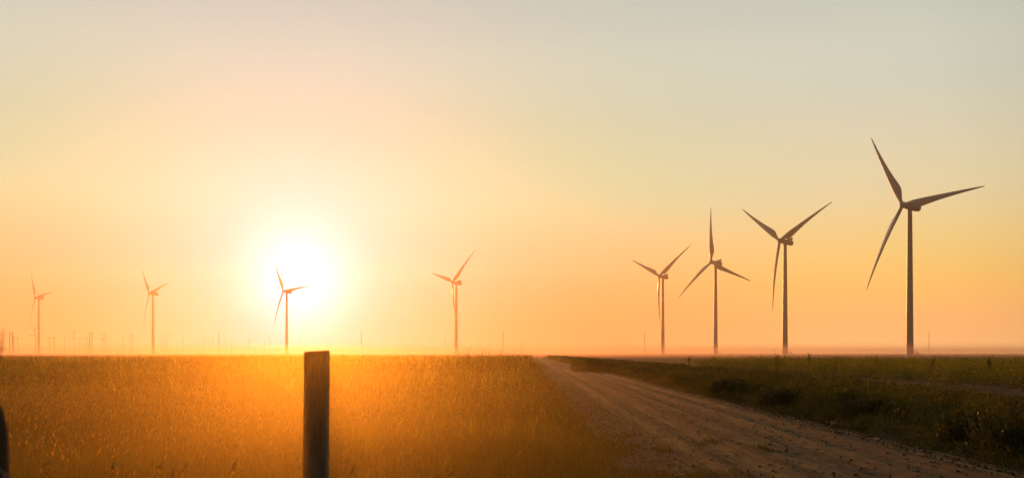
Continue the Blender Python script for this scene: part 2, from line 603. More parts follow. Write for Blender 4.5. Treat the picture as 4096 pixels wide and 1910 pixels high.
def height_map(p):
    x, y = p[:, 0], p[:, 1]
    a = 0.60 + 1.15 * (fbm(x / 19, y / 7, 51, 3) - 0.5) + 0.40 * (fbm(x / 1.8, y / 1.8, 57, 2) - 0.5)
    a = a - 0.24 * np.exp(-((y - 33) / 5.0) ** 2) * np.clip((-x - 7) / 4, 0, 1) + 0.10 * np.exp(-((y - 18.5) / 4.0) ** 2) * np.clip((-x - 4) / 2, 0, 1)
    a = a + 0.50 * np.exp(-((x - road_left(y) + 4.5) / 3.0) ** 2 - ((y - 85) / 38.0) ** 2)
    side = np.clip((grass_edge(y) - x) / 1.3, 0, 1)
    return a * (0.42 + 0.58 * side)

def build_grass():
    g = Veg()
    left = lambda y: -0.60 * y - 5.0
    # (count, y0, y1, blade width, levels, height factor)
    bands = [(80000, 1.2, 8, 0.0036, 4), (190000, 8, 22, 0.0048, 4), (200000, 22, 60, 0.009, 3), (150000, 60, 160, 0.024, 3), (80000, 160, 420, 0.08, 2)]
    for n, y0, y1, w, lv in bands:
        p = scatter(n, y0, y1, left, grass_edge)
        d = np.hypot(p[:, 0], p[:, 1])
        p = p[d > 2.1]
        N = len(p)
        # most blades stand in tufts of their own height
        tc = np.stack([p[:N // 22]] * 1, 0)[0]
        which = rng.integers(0, len(tc), N)
        tuft = rng.random(N) < .62
        th = rng.uniform(.62, 1.30, len(tc))
        p = np.where(tuft[:, None], tc[which] + rng.normal(0, .055 + .003 * min(y0, 30), (N, 2)), p)
        p[:, 0] = np.minimum(p[:, 0], grass_edge(p[:, 1]) + .05)
        h = np.where(tuft, th[which], .85) * height_map(p) * np.where(rng.random(N) < .6, rng.uniform(0.35, .8, N), rng.uniform(.75, 1.2, N))
        if y0 >= 60:
            h = h * 1.15
        g.blades(p, h, w * rng.uniform(.5, 1.5, N), h * np.abs(rng.normal(0.0, 0.24, N)), rng.uniform(0, 6.283, N), 0, lv)
    # flowering stalks with seed heads, in drifts
    for n, y0, y1, w, r in ((1700, 2.8, 12, 0.0035, 0.0085), (9000, 12, 40, 0.006, 0.010), (12000, 40, 110, 0.012, 0.016), (8000, 110, 300, .03, .04)):
        p = scatter(n, y0, y1, left, grass_edge)
        dr = fbm(p[:, 0] / 5, p[:, 1] / 8, 81, 2)
        p = p[(rng.random(n) < np.clip((dr - 0.3) * 2.6, 0.12, 1)) & (np.hypot(p[:, 0], p[:, 1]) > 4.2)]
        N = len(p)
        h = height_map(p) * rng.uniform(0.95, 1.5, N)
        ln = h * rng.uniform(0.10, 0.4, N)
        az = rng.normal(0.3, 1.0, N)
        tip = g.blades(p, h, np.full(N, w), ln, az, 0, 4)
        q = rng.uniform(.2, .75, N)
        g.heads(tip, rng.uniform(.05, .13, N), r * rng.uniform(.8, 1.5, N), np.cos(az) * q, np.sin(az) * q, 1)
    # a pale drift of seeding grass out to the left
    p = scatter(5200, 14, 24, lambda y: -.60 * y - 2, lambda y: -.30 * y + 0.5)
    p = p[rng.random(len(p)) < np.clip((fbm(p[:, 0] / 1.6, p[:, 1] / 1.6, 141, 2) - .3) * 2.5, 0, 1)]
    N = len(p)
    h = height_map(p) * rng.uniform(.9, 1.25, N)
    ln = h * rng.uniform(.05, .3, N)
    az = rng.normal(.3, 1.2, N)
    tip = g.blades(p, h, np.full(N, .006), ln, az, 1, 4)
    for back in (0.0, .09):
        g.heads(tip - np.array([0, 0, back]), rng.uniform(.07, .14, N), .011 * rng.uniform(.8, 1.5, N), np.cos(az) * .35, np.sin(az) * .35, 1)
    link("grass", g.mesh("grass"), [M_grass, M_seed], None, None, None, None, "stuff")
    # low tufts creeping over the left part of the road
    g = Veg()
    p = scatter(5000, 4, 17, lambda y: road_left(y) - .3, lambda y: road_left(y) + 2.1)
    u = p[:, 0] - road_left(p[:, 1])
    f = fbm(p[:, 0] * 1.6, p[:, 1] * .7, 91, 3)
    p = p[f - 0.10 * u - 0.012 * p[:, 1] > 0.32]
    N = len(p)
    rep = np.repeat(p, 5, 0) + rng.normal(0, .035, (N * 5, 2))
    h = rng.uniform(.02, .085, N * 5)
    zz = road_profile(rep[:, 0] - road_left(rep[:, 1]), rep[:, 1]) - .01
    g.blades(rep, h, np.full(len(rep), .010) * rng.uniform(.6, 1.4, len(rep)), h * rng.uniform(.2, .9, len(rep)), rng.uniform(0, 6.28, len(rep)), 0, 3, zz)
    link("ground_cover", g.mesh("ground_cover"), [M_weed], None, None, None, None, "stuff")
build_grass()

def clump_leaves(g, p, r, h, n_leaf, size, mat=0):
    """leafy domes: leaves through the volume of each, thinner towards the outside"""
    N = len(p)
    idx = np.repeat(np.arange(N), n_leaf)
    k = len(idx)
    a = rng.uniform(0, 6.283, k)
    t = rng.random(k) ** 0.8
    rad = r[idx] * np.sqrt(rng.random(k)) * (0.45 + 0.55 * np.sin(np.pi * np.clip(t * .85 + .12, 0, 1)))
    c = np.stack([p[idx, 0] + rad * np.cos(a), p[idx, 1] + rad * np.sin(a), np.zeros(k)], -1)
    c[:, 2] = ground_z(p[:, 0], p[:, 1])[idx] + t * h[idx] * (1 - 0.45 * (rad / r[idx]) ** 2)
    g.leaves(c, size * rng.uniform(.6, 1.5, k), mat, 0.5)

def verge_right(y):
    return 14.9 + 0.0125 * y + 0.7 * (fbm(y / 3.0, y * 0, 61, 2) - 0.5)
def verge_left(y):
    return road_right(y) + 0.05 + 0.55 * (fbm(y / 1.9, y * 0 + 9, 67, 3) - 0.45)

def build_weeds():
    g = Veg()
    for n, y0, y1, nl, sz, w in ((110, 7, 24, 900, .038, .007), (300, 24, 55, 420, .055, .012), (900, 55, 160, 110, .11, .03), (700, 160, 340, 40, .25, .07)):
        # leafy lumps, taller away from the road
        p = scatter(n, y0, y1, verge_left, verge_right)
        N = len(p)
        grow = np.clip(0.30 + (p[:, 0] - verge_left(p[:, 1])) / 2.2, 0.30, 1)
        hm = rng.uniform(.30, .80, N) * grow * np.clip((verge_right(p[:, 1]) - p[:, 0]) / 4.0, .22 + .006 * np.clip(p[:, 1] - 30, 0, 60), 1)
        clump_leaves(g, p, hm * rng.uniform(.75, 1.25, N), hm, nl, sz)
        # finer ground leaves between them
        q = scatter(n * 13, y0, y1, verge_left, verge_right)
        clump_leaves(g, q, rng.uniform(.18, .42, len(q)) * (1 if y0 < 55 else 1.5), rng.uniform(.06, .26, len(q)), max(8, nl // 10), sz)
        # grass mixed in
        q = scatter(n * (110 if y0 < 55 else 14), y0, y1, verge_left, verge_right)
        hq = 0.16 + 0.66 * np.clip(fbm(q[:, 0] / 1.6, q[:, 1] / 1.6, 101, 3) - 0.3, 0, 1)
        hq *= np.clip(0.3 + (q[:, 0] - verge_left(q[:, 1])) / 1.4, 0.3, 1) * rng.uniform(.5, 1.5, len(q)) * np.clip((verge_right(q[:, 1]) - q[:, 0]) / 4.0, .25 + .006 * np.clip(q[:, 1] - 30, 0, 60), 1)
        g.blades(q, hq, w * rng.uniform(.6, 1.4, len(q)), hq * rng.uniform(.1, .7, len(q)), rng.uniform(0, 6.28, len(q)), 1, 3)
    # scattered seedlings on the bare strip
    q = scatter(2600, 12, 160, lambda y: 14.6 + .0125 * y, lambda y: 18.6 + .0125 * y)
    q = q[fbm(q[:, 0] / 1.4, q[:, 1] / 2.5, 131, 2) > .45]
    clump_leaves(g, q, rng.uniform(.10, .40, len(q)), rng.uniform(.05, .22, len(q)), 22, .07)
    link("weeds", g.mesh("weeds"), [M_weed, M_grass_dim], None, None, None, None, "stuff")
M_grass_dim = leaf_mat("verge_grass", (0.028, 0.046, 0.005), (0.070, 0.085, 0.010), (0.22, 0.19, 0.04), 0.42, 0.22)
build_weeds()

def crop_left(y):
    return 18.6 + 0.0125 * y + 0.5 * (fbm(y / 2.0, y * 0 + 5, 63, 2) - 0.5)

def build_crop():
    g = Veg()
    right = lambda y: 0.60 * y + 10
    for n, y0, y1, nl, sz in ((1700, 14, 60, 130, .060), (2900, 60, 118, 60, .10)):
        p = scatter(n, y0, y1, crop_left, right)
        N = len(p)
        hm = (0.74 + 0.60 * (fbm(p[:, 0] / 2.2, p[:, 1] / 2.2, 111, 3) - 0.5)) * rng.uniform(.8, 1.2, N)
        clump_leaves(g, p, rng.uniform(.35, .62, N) * (1 if y0 < 60 else 1.4), hm, nl, sz)
        # upright shoots that roughen the top line
        m = n * 3
        q = p[rng.integers(0, N, m)] + rng.normal(0, .25, (m, 2))
        hq = np.interp(rng.random(m), [0, .8, .95, 1], [.60, .98, 1.14, 1.40]) * (0.88 + 0.3 * (fbm(q[:, 0] / 1.3, q[:, 1] / 1.3, 119, 2) - .3))
        tip = g.blades(q, hq, np.full(m, .012 if y0 < 60 else .035), hq * rng.uniform(.02, .22, m), rng.uniform(0, 6.28, m), 0, 3)
        for back in (0.0, .07, .15, .24, .34):
            c = tip - np.array([0, 0, 1.0]) * back + rng.normal(0, .03 + .25 * back, (m, 3)) * np.array([1, 1, .3])
            g.leaves(c, sz * rng.uniform(.7, 1.3, m), 0, 1.2)
    # pale open bolls low on the nearest plants
    p = scatter(420, 30, 75, lambda y: crop_left(y) - .25, lambda y: crop_left(y) + 1.2)
    c = np.stack([p[:, 0], p[:, 1], ground_z(p[:, 0], p[:, 1]) + rng.uniform(.15, .75, len(p))], -1)
    g.leaves(c, rng.uniform(.03, .06, len(p)), 1, 0.2, 0.9)
    link("field_plants", g.mesh("field_plants"), [M_crop, M_lint], None, None, None, None, "stuff")
build_crop()

# clods and pebbles on the road
def build_gravel():
    n = 16000
    y = 6 + 44 * rng.random(n) ** 1.5
    e = rng.random(n)
    u = np.where(e < .35, 4.35 + rng.normal(0, .22, n), np.where(e < .6, rng.normal(.3, .35, n), rng.uniform(0, 4.5, n)))
    x = road_left(y) + u
    z = road_profile(u, y)
    edge = np.clip(np.maximum(-u + 0.05, u - 4.4) / 0.55, 0, 1)
    z = z * (1 - edge) - 0.16 * edge ** 2
    r = 0.006 + 0.020 * rng.random(n) ** 5
    k = np.array([(1, 0, 0), (0, 1, 0), (-1, 0, 0), (0, -1, 0), (0, 0, .8), (0, 0, -.6)], float)
    V = k[None] * r[:, None, None] * rng.uniform(.6, 1.4, (n, 6, 1))
    th = rng.uniform(0, 6.28, n)
    ct, st = np.cos(th)[:, None], np.sin(th)[:, None]
    V = np.stack([V[..., 0] * ct - V[..., 1] * st, V[..., 0] * st + V[..., 1] * ct, V[..., 2]], -1)
    V += np.stack([x, y, z + r * .3], -1)[:, None, :]
    g = Veg()
    g._add(V, [(0, 1, 4), (1, 2, 4), (2, 3, 4), (3, 0, 4), (1, 0, 5), (2, 1, 5), (3, 2, 5), (0, 3, 5)], 0)
    me = np_mesh("gravel", np.concatenate(g.v), np.concatenate([a.ravel() for a in g.l]), np.concatenate(g.s), None, False)
    link("gravel", me, M_strip, None, None, None, None, "stuff")
build_gravel()

# ------------------------------------------------------------------ wind turbines
BL = 48.5            # blade length
HUB_H = 78.0
TILT = R(5.5)
ROT_C = Vector((5.0, 0, HUB_H + 0.55))     # rotor centre; +X is the nose

def blade_mesh():
    """blade along +Z, rotor axis +X, leading edge at -Y"""
    bm = bmesh.new()
    st = [(1.2, 1.75, 1.0, 22), (2.6, 1.75, 1.0, 22), (4.5, 2.45, .72, 21), (7.0, 3.7, .42, 18), (9.5, 4.35, .30, 15), (12.5, 4.15, .25, 12.5), (17, 3.5, .21, 9.5),
          (23, 2.75, .19, 7), (30, 2.05, .18, 5), (37, 1.45, .17, 3.5), (43, .95, .16, 2.5), (46.5, .60, .16, 2), (48.0, .32, .16, 2), (BL, .08, .16, 2)]
    n = 20
    rings = []
    for r, c, th, tw in st:
        t = r / BL
        xoff = 0.036 * r - 4.2 * t * t
        tw = R(tw + 3)
        ring = []
        rnd = max(0.0, min(1.0, (th - 0.3) / 0.7))
        for k in range(n):
            a = 2 * math.pi * k / n
            yc = 0.5 * (1 - math.cos(a))                # 0 at leading edge, 1 at trailing edge
            half = th * 5 * c * 0.2 * (1.4845 * math.sqrt(max(yc, 0)) - 0.63 * yc - 1.758 * yc ** 2 + 1.4215 * yc ** 3 - 0.518 * yc ** 4)
            xa = half if math.sin(a) >= 0 else -half
            xr_, yr = 0.5 * c * math.sin(a) * th, 0.5 * c * (1 - math.cos(a))
            x = xr_ * rnd + xa * (1 - rnd)
            y = (yr - 0.5 * c) * rnd + (yc * c - 0.26 * c) * (1 - rnd)
            ring.append(bm.verts.new((x * math.cos(tw) - y * math.sin(tw) + xoff, x * math.sin(tw) + y * math.cos(tw), r)))
        rings.append(ring)
    for a, b in zip(rings, rings[1:]):
        for k in range(n):
            bm.faces.new((a[k], a[(k + 1) % n], b[(k + 1) % n], b[k]))
    bm.faces.new(rings[0][::-1])
    bm.faces.new(rings[-1])
    return bm_mesh("blade", bm, True)

def loft_x(bm, secs, n=28, e=2.0):
    """superellipse sections (x, half width, half height, z centre, exponent) along X"""
    rings = []
    for x, hw, hh, zc, ex in secs:
        ring = []
        for k in range(n):
            a = 2 * math.pi * k / n
            ca, sa = math.cos(a), math.sin(a)
            ring.append(bm.verts.new((x, hw * math.copysign(abs(ca) ** (2 / ex), ca), zc + hh * math.copysign(abs(sa) ** (2 / ex), sa))))
        rings.append(ring)
    for a, b in zip(rings, rings[1:]):
        for k in range(n):
            bm.faces.new((a[k], a[(k + 1) % n], b[(k + 1) % n], b[k]))
    bm.faces.new(rings[0][::-1])
    bm.faces.new(rings[-1])

def make_turbine():
    root = empty("wind_turbine", (0, 0, 0), "x", "wind turbine", "wind turbines across the plain")
    bm = bmesh.new()
    hs = [0, .35, .36, 2, 20, 40, 60, 72, 75.9, 76.0, 76.5]
    def rad(z):
        return 1.88 - (1.88 - 1.17) * (z / 76.5) ** 1.15
    n = 40
    rings = []
    for z in hs:
        r = rad(z) + (0.25 if z <= .35 else 0)
        rings.append([bm.verts.new((r * math.cos(2 * math.pi * k / n), r * math.sin(2 * math.pi * k / n), z)) for k in range(n)])
    for a, b in zip(rings, rings[1:]):
        for k in range(n):
            bm.faces.new((a[k], a[(k + 1) % n], b[(k + 1) % n], b[k]))
    bm.faces.new(rings[0][::-1])
    bm.faces.new(rings[-1])
    tower = link("tower", bm_mesh("tower", bm, True), M_paint, root)
    for z in (20, 40, 60, 75.95):        # bolted section flanges
        bm = bmesh.new()
        rr = []
        for dz, dr in ((-.09, -.01), (-.09, .05), (.09, .05), (.09, -.01)):
            rr.append([bm.verts.new(((rad(z) + dr) * math.cos(2 * math.pi * k / n), (rad(z) + dr) * math.sin(2 * math.pi * k / n), z + dz)) for k in range(n)])
        for a, b in zip(rr, rr[1:]):
            for k in range(n):
                bm.faces.new((a[k], a[(k + 1) % n], b[(k + 1) % n], b[k]))
        link("flange", bm_mesh("flange", bm), M_steel, tower)
    # nacelle, tilted with the rotor axis
    Rt = Matrix.Translation((0, 0, HUB_H)) @ Matrix.Rotation(-TILT, 4, 'Y') @ Matrix.Translation((0, 0, -HUB_H))
    bm = bmesh.new()
    z = HUB_H
    loft_x(bm, [(3.45, 1.25, 1.25, z, 2.2), (3.3, 1.40, 1.42, z, 2.4), (2.0, 1.62, 1.60, z - .02, 3.2), (-1, 1.72, 1.72, z - .05, 4), (-5.2, 1.72, 1.74, z - .08, 4), (-6.2, 1.62, 1.62, z - .10, 3.4), (-6.75, 1.38, 1.32, z - .10, 2.8), (-6.95, .9, .85, z - .10, 2.4)])
    bmesh.ops.transform(bm, matrix=Rt, verts=bm.verts)
    nac = link("nacelle", bm_mesh("nacelle", bm, True), M_paint, root)
    # cooler on the roof: two leaning side fins, a radiator panel between them, rods
    def fin(y):
        b = bmesh.new()
        pr = [(-2.7, 1.60), (-5.1, 1.60), (-5.9, 3.35), (-3.6, 3.35)]
        a0 = [b.verts.new((px, y - .09, z + pz)) for px, pz in pr]
        a1 = [b.verts.new((px, y + .09, z + pz)) for px, pz in pr]
        b.faces.new(a0)
        b.faces.new(a1[::-1])
        for i in range(4):
            b.faces.new((a0[i], a0[(i + 1) % 4], a1[(i + 1) % 4], a1[i]))
        bmesh.ops.transform(b, matrix=Rt, verts=b.verts)
        link("cooler_fin", bm_mesh("cooler_fin", b), M_dark, nac)
    fin(-1.45)
    fin(1.45)
    bm = bmesh.new()
    Mp = Rt @ Matrix.Translation((-3.6, 0, z + 1.62)) @ Matrix.Rotation(R(-26), 4, 'Y')
    add_box(bm, (-.12, -1.3, 0), (.12, .55, 1.8), Mp)
    for i in range(9):
        add_box(bm, (.122, -1.25, .12 + i * .185), (.17, .5, .20 + i * .185), Mp)
    link("radiator", bm_mesh("radiator", bm), M_dark, nac)
    for px, py, ph in ((-3.0, -.4, 1.15), (-5.5, .4, 2.9), (-5.7, -.6, 2.9)):
        bm = bmesh.new()
        p0 = Rt @ Vector((px, py, z + 1.6))
        add_tube(bm, [p0, p0 + Vector((0, 0, ph))], .05, 6)
        add_tube(bm, [p0 + Vector((0, -.25, ph)), p0 + Vector((0, .25, ph))], .05, 6)
        link("wind_sensor", bm_mesh("wind_sensor", bm), M_dark, nac)
    # hub with its nose cone
    bm = bmesh.new()
    loft_x(bm, [(3.62, 1.2, 1.2, z, 2), (3.75, 1.52, 1.52, z, 2), (4.4, 1.62, 1.62, z, 2), (5.4, 1.58, 1.58, z, 2), (6.1, 1.30, 1.30, z, 2), (6.6, .85, .85, z, 2), (6.85, .35, .35, z, 2)])
    bmesh.ops.transform(bm, matrix=Rt, verts=bm.verts)
    link("hub", bm_mesh("hub", bm, True), M_paint, root)
    bme = blade_mesh()
    bme.materials.append(M_blade)
    for k in range(3):
        o = bpy.data.objects.new("blade", bme)
        COL.objects.link(o)
        o.parent = root
    # access stair at the foot
    bm = bmesh.new()
    add_box(bm, (1.7, -.55, 1.95), (3.1, .55, 2.05))
    for s in (-.5, .5):
        add_box(bm, (0, -.04, -.14), (4.05, .04, .14), Matrix.Translation((3.1, s, 1.93)) @ Matrix.Rotation(R(35), 4, 'Y'))
        add_box(bm, (2.9, s - .04, 0), (3.0, s + .04, 1.95))
    for i in range(9):
        add_box(bm, (3.15 + i * .34, -.46, 1.72 - i * .235), (3.42 + i * .34, .46, 1.76 - i * .235))
    stair = link("stair", bm_mesh("stair", bm), M_steel, root)
    bm = bmesh.new()
    for s in (-.52, .52):
        for dz in (.55, 1.05):
            add_tube(bm, [(1.85, s, 2.05 + dz), (3.1, s, 2.05 + dz), (6.4, s, -.22 + dz)], .028, 6)
        for px, pz in ((1.9, 2.05), (3.1, 2.05), (4.2, 1.28), (5.3, .52), (6.4, -.22)):
            add_tube(bm, [(px, s, pz), (px, s, pz + 1.05)], .025, 6)
    link("handrail", bm_mesh("handrail", bm), M_steel, stair)
    return root

def pose_turbine(root, px, d, nose_az, phi0, flex):
    """stand at photo column px, distance d; nose towards compass bearing nose_az; a blade at phi0 from the right, seen from the front"""
    root.location = ((px - 2048) / F * d, d, 0.0)
    rz = R(90 - nose_az)
    root.rotation_euler = (0, 0, rz)
    k = 0
    ax = Matrix.Rotation(-TILT, 4, 'Y')
    hc = Matrix.Translation((0, 0, HUB_H)) @ ax @ Vector((5.0, 0, 0))
    for ch in root.children:
        if ch.name.startswith("blade"):
            ch.matrix_local = Matrix.Translation(hc) @ ax @ Matrix.Rotation(R(phi0 + 120 * k - 90), 4, 'X') @ Matrix.Rotation(-(flex - 4.2) / BL, 4, 'Y')
            k += 1
        elif ch.name.startswith("stair"):
            ch.rotation_euler = (0, 0, -rz)

T = make_turbine()
TURB = [(3639, 520, 244.2, 3.2, 2.8, "largest wind turbine, rising at the far right end of the row beyond the weedy field"),
        (3140, 685, 239.7, 26.4, 2.8, "second largest wind turbine with two blades raised in a wide V and one hanging down"),
        (2862, 846, 235.5, 97.3, 3.0, "wind turbine with one blade pointing straight up, between the V shaped pair on the right"),
        (2651, 998, 234, 35.7, 3.3, "smallest of the four dark turbines right of the road, leftmost in that group"),
        (1825, 1085, 231.8, 44, 4.4, "orange wind turbine alone between the sun and the road, lower blade against its tower"),
        (1147, 1241, 221.2, 6.3, 5.5, "wind turbine almost lost in the glare of the sun"),
        (612, 1289, 225, 14.2, 4.3, "pale orange wind turbine just left of the glare of the sun"),
        (155.5, 1385, 222, 8.5, 5.4, "leftmost and smallest wind turbine, near the left edge among power poles")]
for i, (px, d, az, ph, fx, lab) in enumerate(TURB):
    o = T if i == 0 else copy_tree(T)
    o['label'] = lab
    pose_turbine(o, px, d, az, ph, fx)

# ------------------------------------------------------------------ power line poles
GP = "power line poles on the horizon"
def pole_bm(h, r, lean=0.0):
    bm = bmesh.new()
    add_tube(bm, [(0, 0, -.3), (lean * .5, 0, h * .5), (lean, 0, h)], [r, r * .85, r * .65], 8)
    return bm
def single_pole(px, ytop, d, label, r=.26, arms=(), group=GP):
    """arms: (row in the photo, reach left in pixels, reach right in pixels)"""
    h = CAM_H + (HY - ytop) / F * d
    root = empty("utility_pole", ((px - 2048) / F * d, d, 0), label, "power pole", group)
    link("pole", bm_mesh("pole", pole_bm(h, r)), M_pole, root)
    if not arms:
        arms = ()
        bm = bmesh.new()
        add_tube(bm, [(0, 0, h - .02), (0, 0, h + .35)], [r * .5, r * .25], 6)
        link("pole_top_insulator", bm_mesh("pole_top_insulator", bm), M_steel, root)
    for row, l, r_ in arms:
        z = CAM_H + (HY - row) / F * d
        bm = bmesh.new()
        add_box(bm, (-l / F * d, -.1, z - .13), (r_ / F * d, .1, z + .13))
        for e in (-l / F * d + .1, r_ / F * d - .1):
            if abs(e) > .4:
                add_tube(bm, [(e, 0, z - .1), (e, 0, z - .8)], .08, 6)
        link("crossarm", bm_mesh("crossarm", bm), M_pole, root)
def h_frame(px0, px1, ytop, d, ybar, l, r_, label, rr=.24, group="twin legged pole frames on the horizon"):
    h = CAM_H + (HY - ytop) / F * d
    c = (px0 + px1) / 2
    root = empty("transmission_pylon", ((c - 2048) / F * d, d, 0), label, "pylon", group)
    for q in (px0, px1):
        bm = pole_bm(h, rr)
        bmesh.ops.translate(bm, vec=((q - c) / F * d, 0, 0), verts=bm.verts)
        link("pole", bm_mesh("pole", bm), M_pole, root)
    z = CAM_H + (HY - ybar) / F * d
    bm = bmesh.new()
    add_box(bm, ((l - c) / F * d, -.14, z - .14), ((r_ - c) / F * d, .14, z + .14))
    link("crossarm", bm_mesh("crossarm", bm), M_pole, root)
def twin_pole(px, gap, ytop, d, label, rr=.38, group="pairs of thick poles on the horizon"):
    h = CAM_H + (HY - ytop) / F * d
    root = empty("pole_pair", ((px - 2048) / F * d, d, 0), label, "pole pair", group)
    for s in (-.5, .5):
        bm = pole_bm(h, rr, .5)
        bmesh.ops.translate(bm, vec=(s * gap / F * d, s * 3.0, 0), verts=bm.verts)
        link("pole", bm_mesh("pole", bm), M_pole, root)
    bm = bmesh.new()
    add_box(bm, (-.14, -4.2, h * .93), (.14, 4.2, h * .93 + .3))
    link("crossarm", bm_mesh("crossarm", bm), M_pole, root)

twin_pole(43, 3.4, 1325, 880, "close pair of thick poles at the left end of the horizon")
h_frame(53, 71, 1347, 980, 1349, 46, 81, "twin legged pole frame just left of the leftmost turbine")
single_pole(56, 1331, 900, "slim pole standing in front of the leftmost twin legged frame", .2)
single_pole(141, 1310, 900, "tall pole with three uneven arms beside the leftmost turbine tower", .3, ((1311, 10, 6), (1322, 11, 0), (1340, 27, 0)))
h_frame(198, 216, 1346, 985, 1349, 190, 225, "twin legged pole frame right of the leftmost turbine")
single_pole(258, 1338, 1000, "bare pole between the twin legged frame and the second three armed pole", .22)
single_pole(297, 1325, 1050, "second pole with three uneven arms, left of the second pair of thick poles", .28, ((1325, 8, 12), (1335, 9, 0), (1352, 24, 0)))
h_frame(320, 337, 1352, 1080, 1355, 312, 345, "twin legged pole frame left of the second pair of thick poles")
single_pole(349, 1340, 1100, "short capped pole touching the second pair of thick poles", .26, ((1341, 3, 3),))
twin_pole(362, 3.8, 1325, 900, "close pair of thick poles midway between the two leftmost turbines")
single_pole(417, 1331, 1150, "third pole with three uneven arms, right of the second pair of thick poles", .26, ((1331, 8, 10), (1339, 9, 0), (1355, 18, 0)))
h_frame(409, 426, 1343, 1190, 1356, 400, 432, "faint twin legged frame behind the third three armed pole")
single_pole(440, 1345, 1150, "bare pole right of the third three armed pole", .2)
single_pole(493, 1346, 1180, "bare pole left of the hazy pair of poles near the second turbine", .24, ((1347, 4, 3),))
twin_pole(525, 4.5, 1333, 1150, "hazy pair of poles left of the second turbine tower", .32)
single_pole(619, 1347, 1250, "faint pole touching the right side of the second turbine tower", .2)
single_pole(641, 1346, 1250, "first faint pole right of the second turbine tower", .2, ((1347, 9, 14),))
single_pole(656, 1350, 1250, "second faint pole right of the second turbine tower", .2)
single_pole(669, 1338, 1250, "faint pole with arms, third right of the second turbine tower", .24, ((1338, 4, 11), (1361, 11, 0)))
single_pole(733, 1350, 1300, "lone faint pole midway between the second turbine and the sun", .24)
single_pole(795, 1355, 1380, "leftmost of the faint poles left of the dark bare pole", .2)
single_pole(815, 1345, 1380, "faint pole with a low arm left of the dark bare pole", .26, ((1346, 3, 6), (1364, 14, 0)))
single_pole(836, 1346, 1400, "faint pole second left of the dark bare pole", .2)
single_pole(851, 1345, 1400, "faint pole nearest left of the dark bare pole", .3, ((1347, 3, 3),))
GD = "dark bare poles evenly spaced along the horizon"
single_pole(875, 1321, 920, "dark bare pole left of the sun, first of the evenly spaced row", .26, (), GD)
single_pole(1446, 1322, 920, "dark bare pole right of the sun and the square post", .26, (), GD)
single_pole(2013, 1321, 920, "dark bare pole between the lone orange turbine and the road", .26, (), GD)
single_pole(2579, 1325, 920, "dark bare pole left of the four dark turbines", .26, (), GD)
single_pole(3716, 1326, 920, "dark bare pole right of the largest turbine", .26, (), GD)
for px, lab in ((903, "first faint pole right of the dark bare pole left of the sun"), (926, "second faint pole right of the dark bare pole left of the sun"),
                (995, "faint pole left of the turbine lost in the glare, farther out"), (1058, "first faint pole left of the tower lost in the glare"),
                (1077, "second faint pole left of the tower lost in the glare, taller"), (1197, "faint pole under the sun left of the square post"),
                (1782, "faint pole left of the lone orange turbine tower")):
    single_pole(px, 1338 if px == 1077 else 1352, 1450, lab, .24, (), GP)
for px, lab in ((2613, "tiny far pole beside the leftmost of the four dark turbines"), (3098, "tiny far pole left of the second largest turbine"), (3348, "tiny far pole midway between the two largest turbines"),
                (3594, "tiny far pole left of the largest turbine tower"), (3841, "tiny far pole second right of the largest turbine"), (4081, "tiny far pole at the right edge of the horizon")):
    single_pole(px, 1393, 1500, lab, .22, (), "tiny poles far out on the right horizon")

# ------------------------------------------------------------------ fence posts, stakes, scrap
def build_posts():
    d = 6.0
    top = P(1266, 1403, d)
    root = empty("fence_post", (top.x, top.y, 0), "square timber fence post standing in the tall grass under the sun", "fence post", None, R(2))
    bm = bmesh.new()
    w = .068
    v = add_box(bm, (-w, -w, -.4), (w, w, top.z))
    for q in v:
        if q.co.z > 0:
            q.co.z += 0.0009 + q.co.x * .055
    bmesh.ops.bevel(bm, geom=[e for e in bm.edges], offset=.004, segments=2, affect='EDGES')
    bmesh.ops.subdivide_edges(bm, edges=[e for e in bm.edges if abs(e.verts[0].co.z - e.verts[1].co.z) > .5], cuts=12)
    for q in bm.verts:
        q.co.x += .003 * math.sin(q.co.z * 5 + 1)
    link("post_body", bm_mesh("post_body", bm), M_post, root)
    for z in (1.2, .85, .5):
        bm = bmesh.new()
        add_tube(bm, [(w - .002, -w * .3, z - .02), (w + .012, -w * .3, z), (w - .002, -w * .3, z + .02)], .003, 6)
        link("staple", bm_mesh("staple", bm), M_steel, root)
    d = 2.3
    root = empty("fence_post", (-1.225, d, 0), "dark round log post cut off by the left edge of the picture", "fence post", None)
    bm = bmesh.new()
    zs = [-.3, 0, .3, .6, .9, 1.1, 1.22, 1.27, 1.295, 1.305]
    rs = [.064, .062, .061, .060, .058, .056, .052, .042, .026, .009]
    n = 26
    rings = []
    for z, r in zip(zs, rs):
        rings.append([bm.verts.new(((r * (1 + .05 * math.sin(3 * a + z) + .03 * math.sin(7 * a))) * math.cos(a), (r * (1 + .05 * math.sin(3 * a + z))) * math.sin(a), z)) for a in [2 * math.pi * k / n for k in range(n)]])
    for a, b in zip(rings, rings[1:]):
        for k in range(n):
            bm.faces.new((a[k], a[(k + 1) % n], b[(k + 1) % n], b[k]))
    bm.faces.new(rings[0][::-1])
    bm.faces.new(rings[-1])
    link("post_body", bm_mesh("post_body", bm, True), M_log, root)
    for z in (1.12, .8, .5):
        bm = bmesh.new()
        add_tube(bm, [(.050, -.03, z - .02), (.072, -.03, z), (.050, -.03, z + .02)], .003, 6)
        link("staple", bm_mesh("staple", bm), M_steel, root)
build_posts()

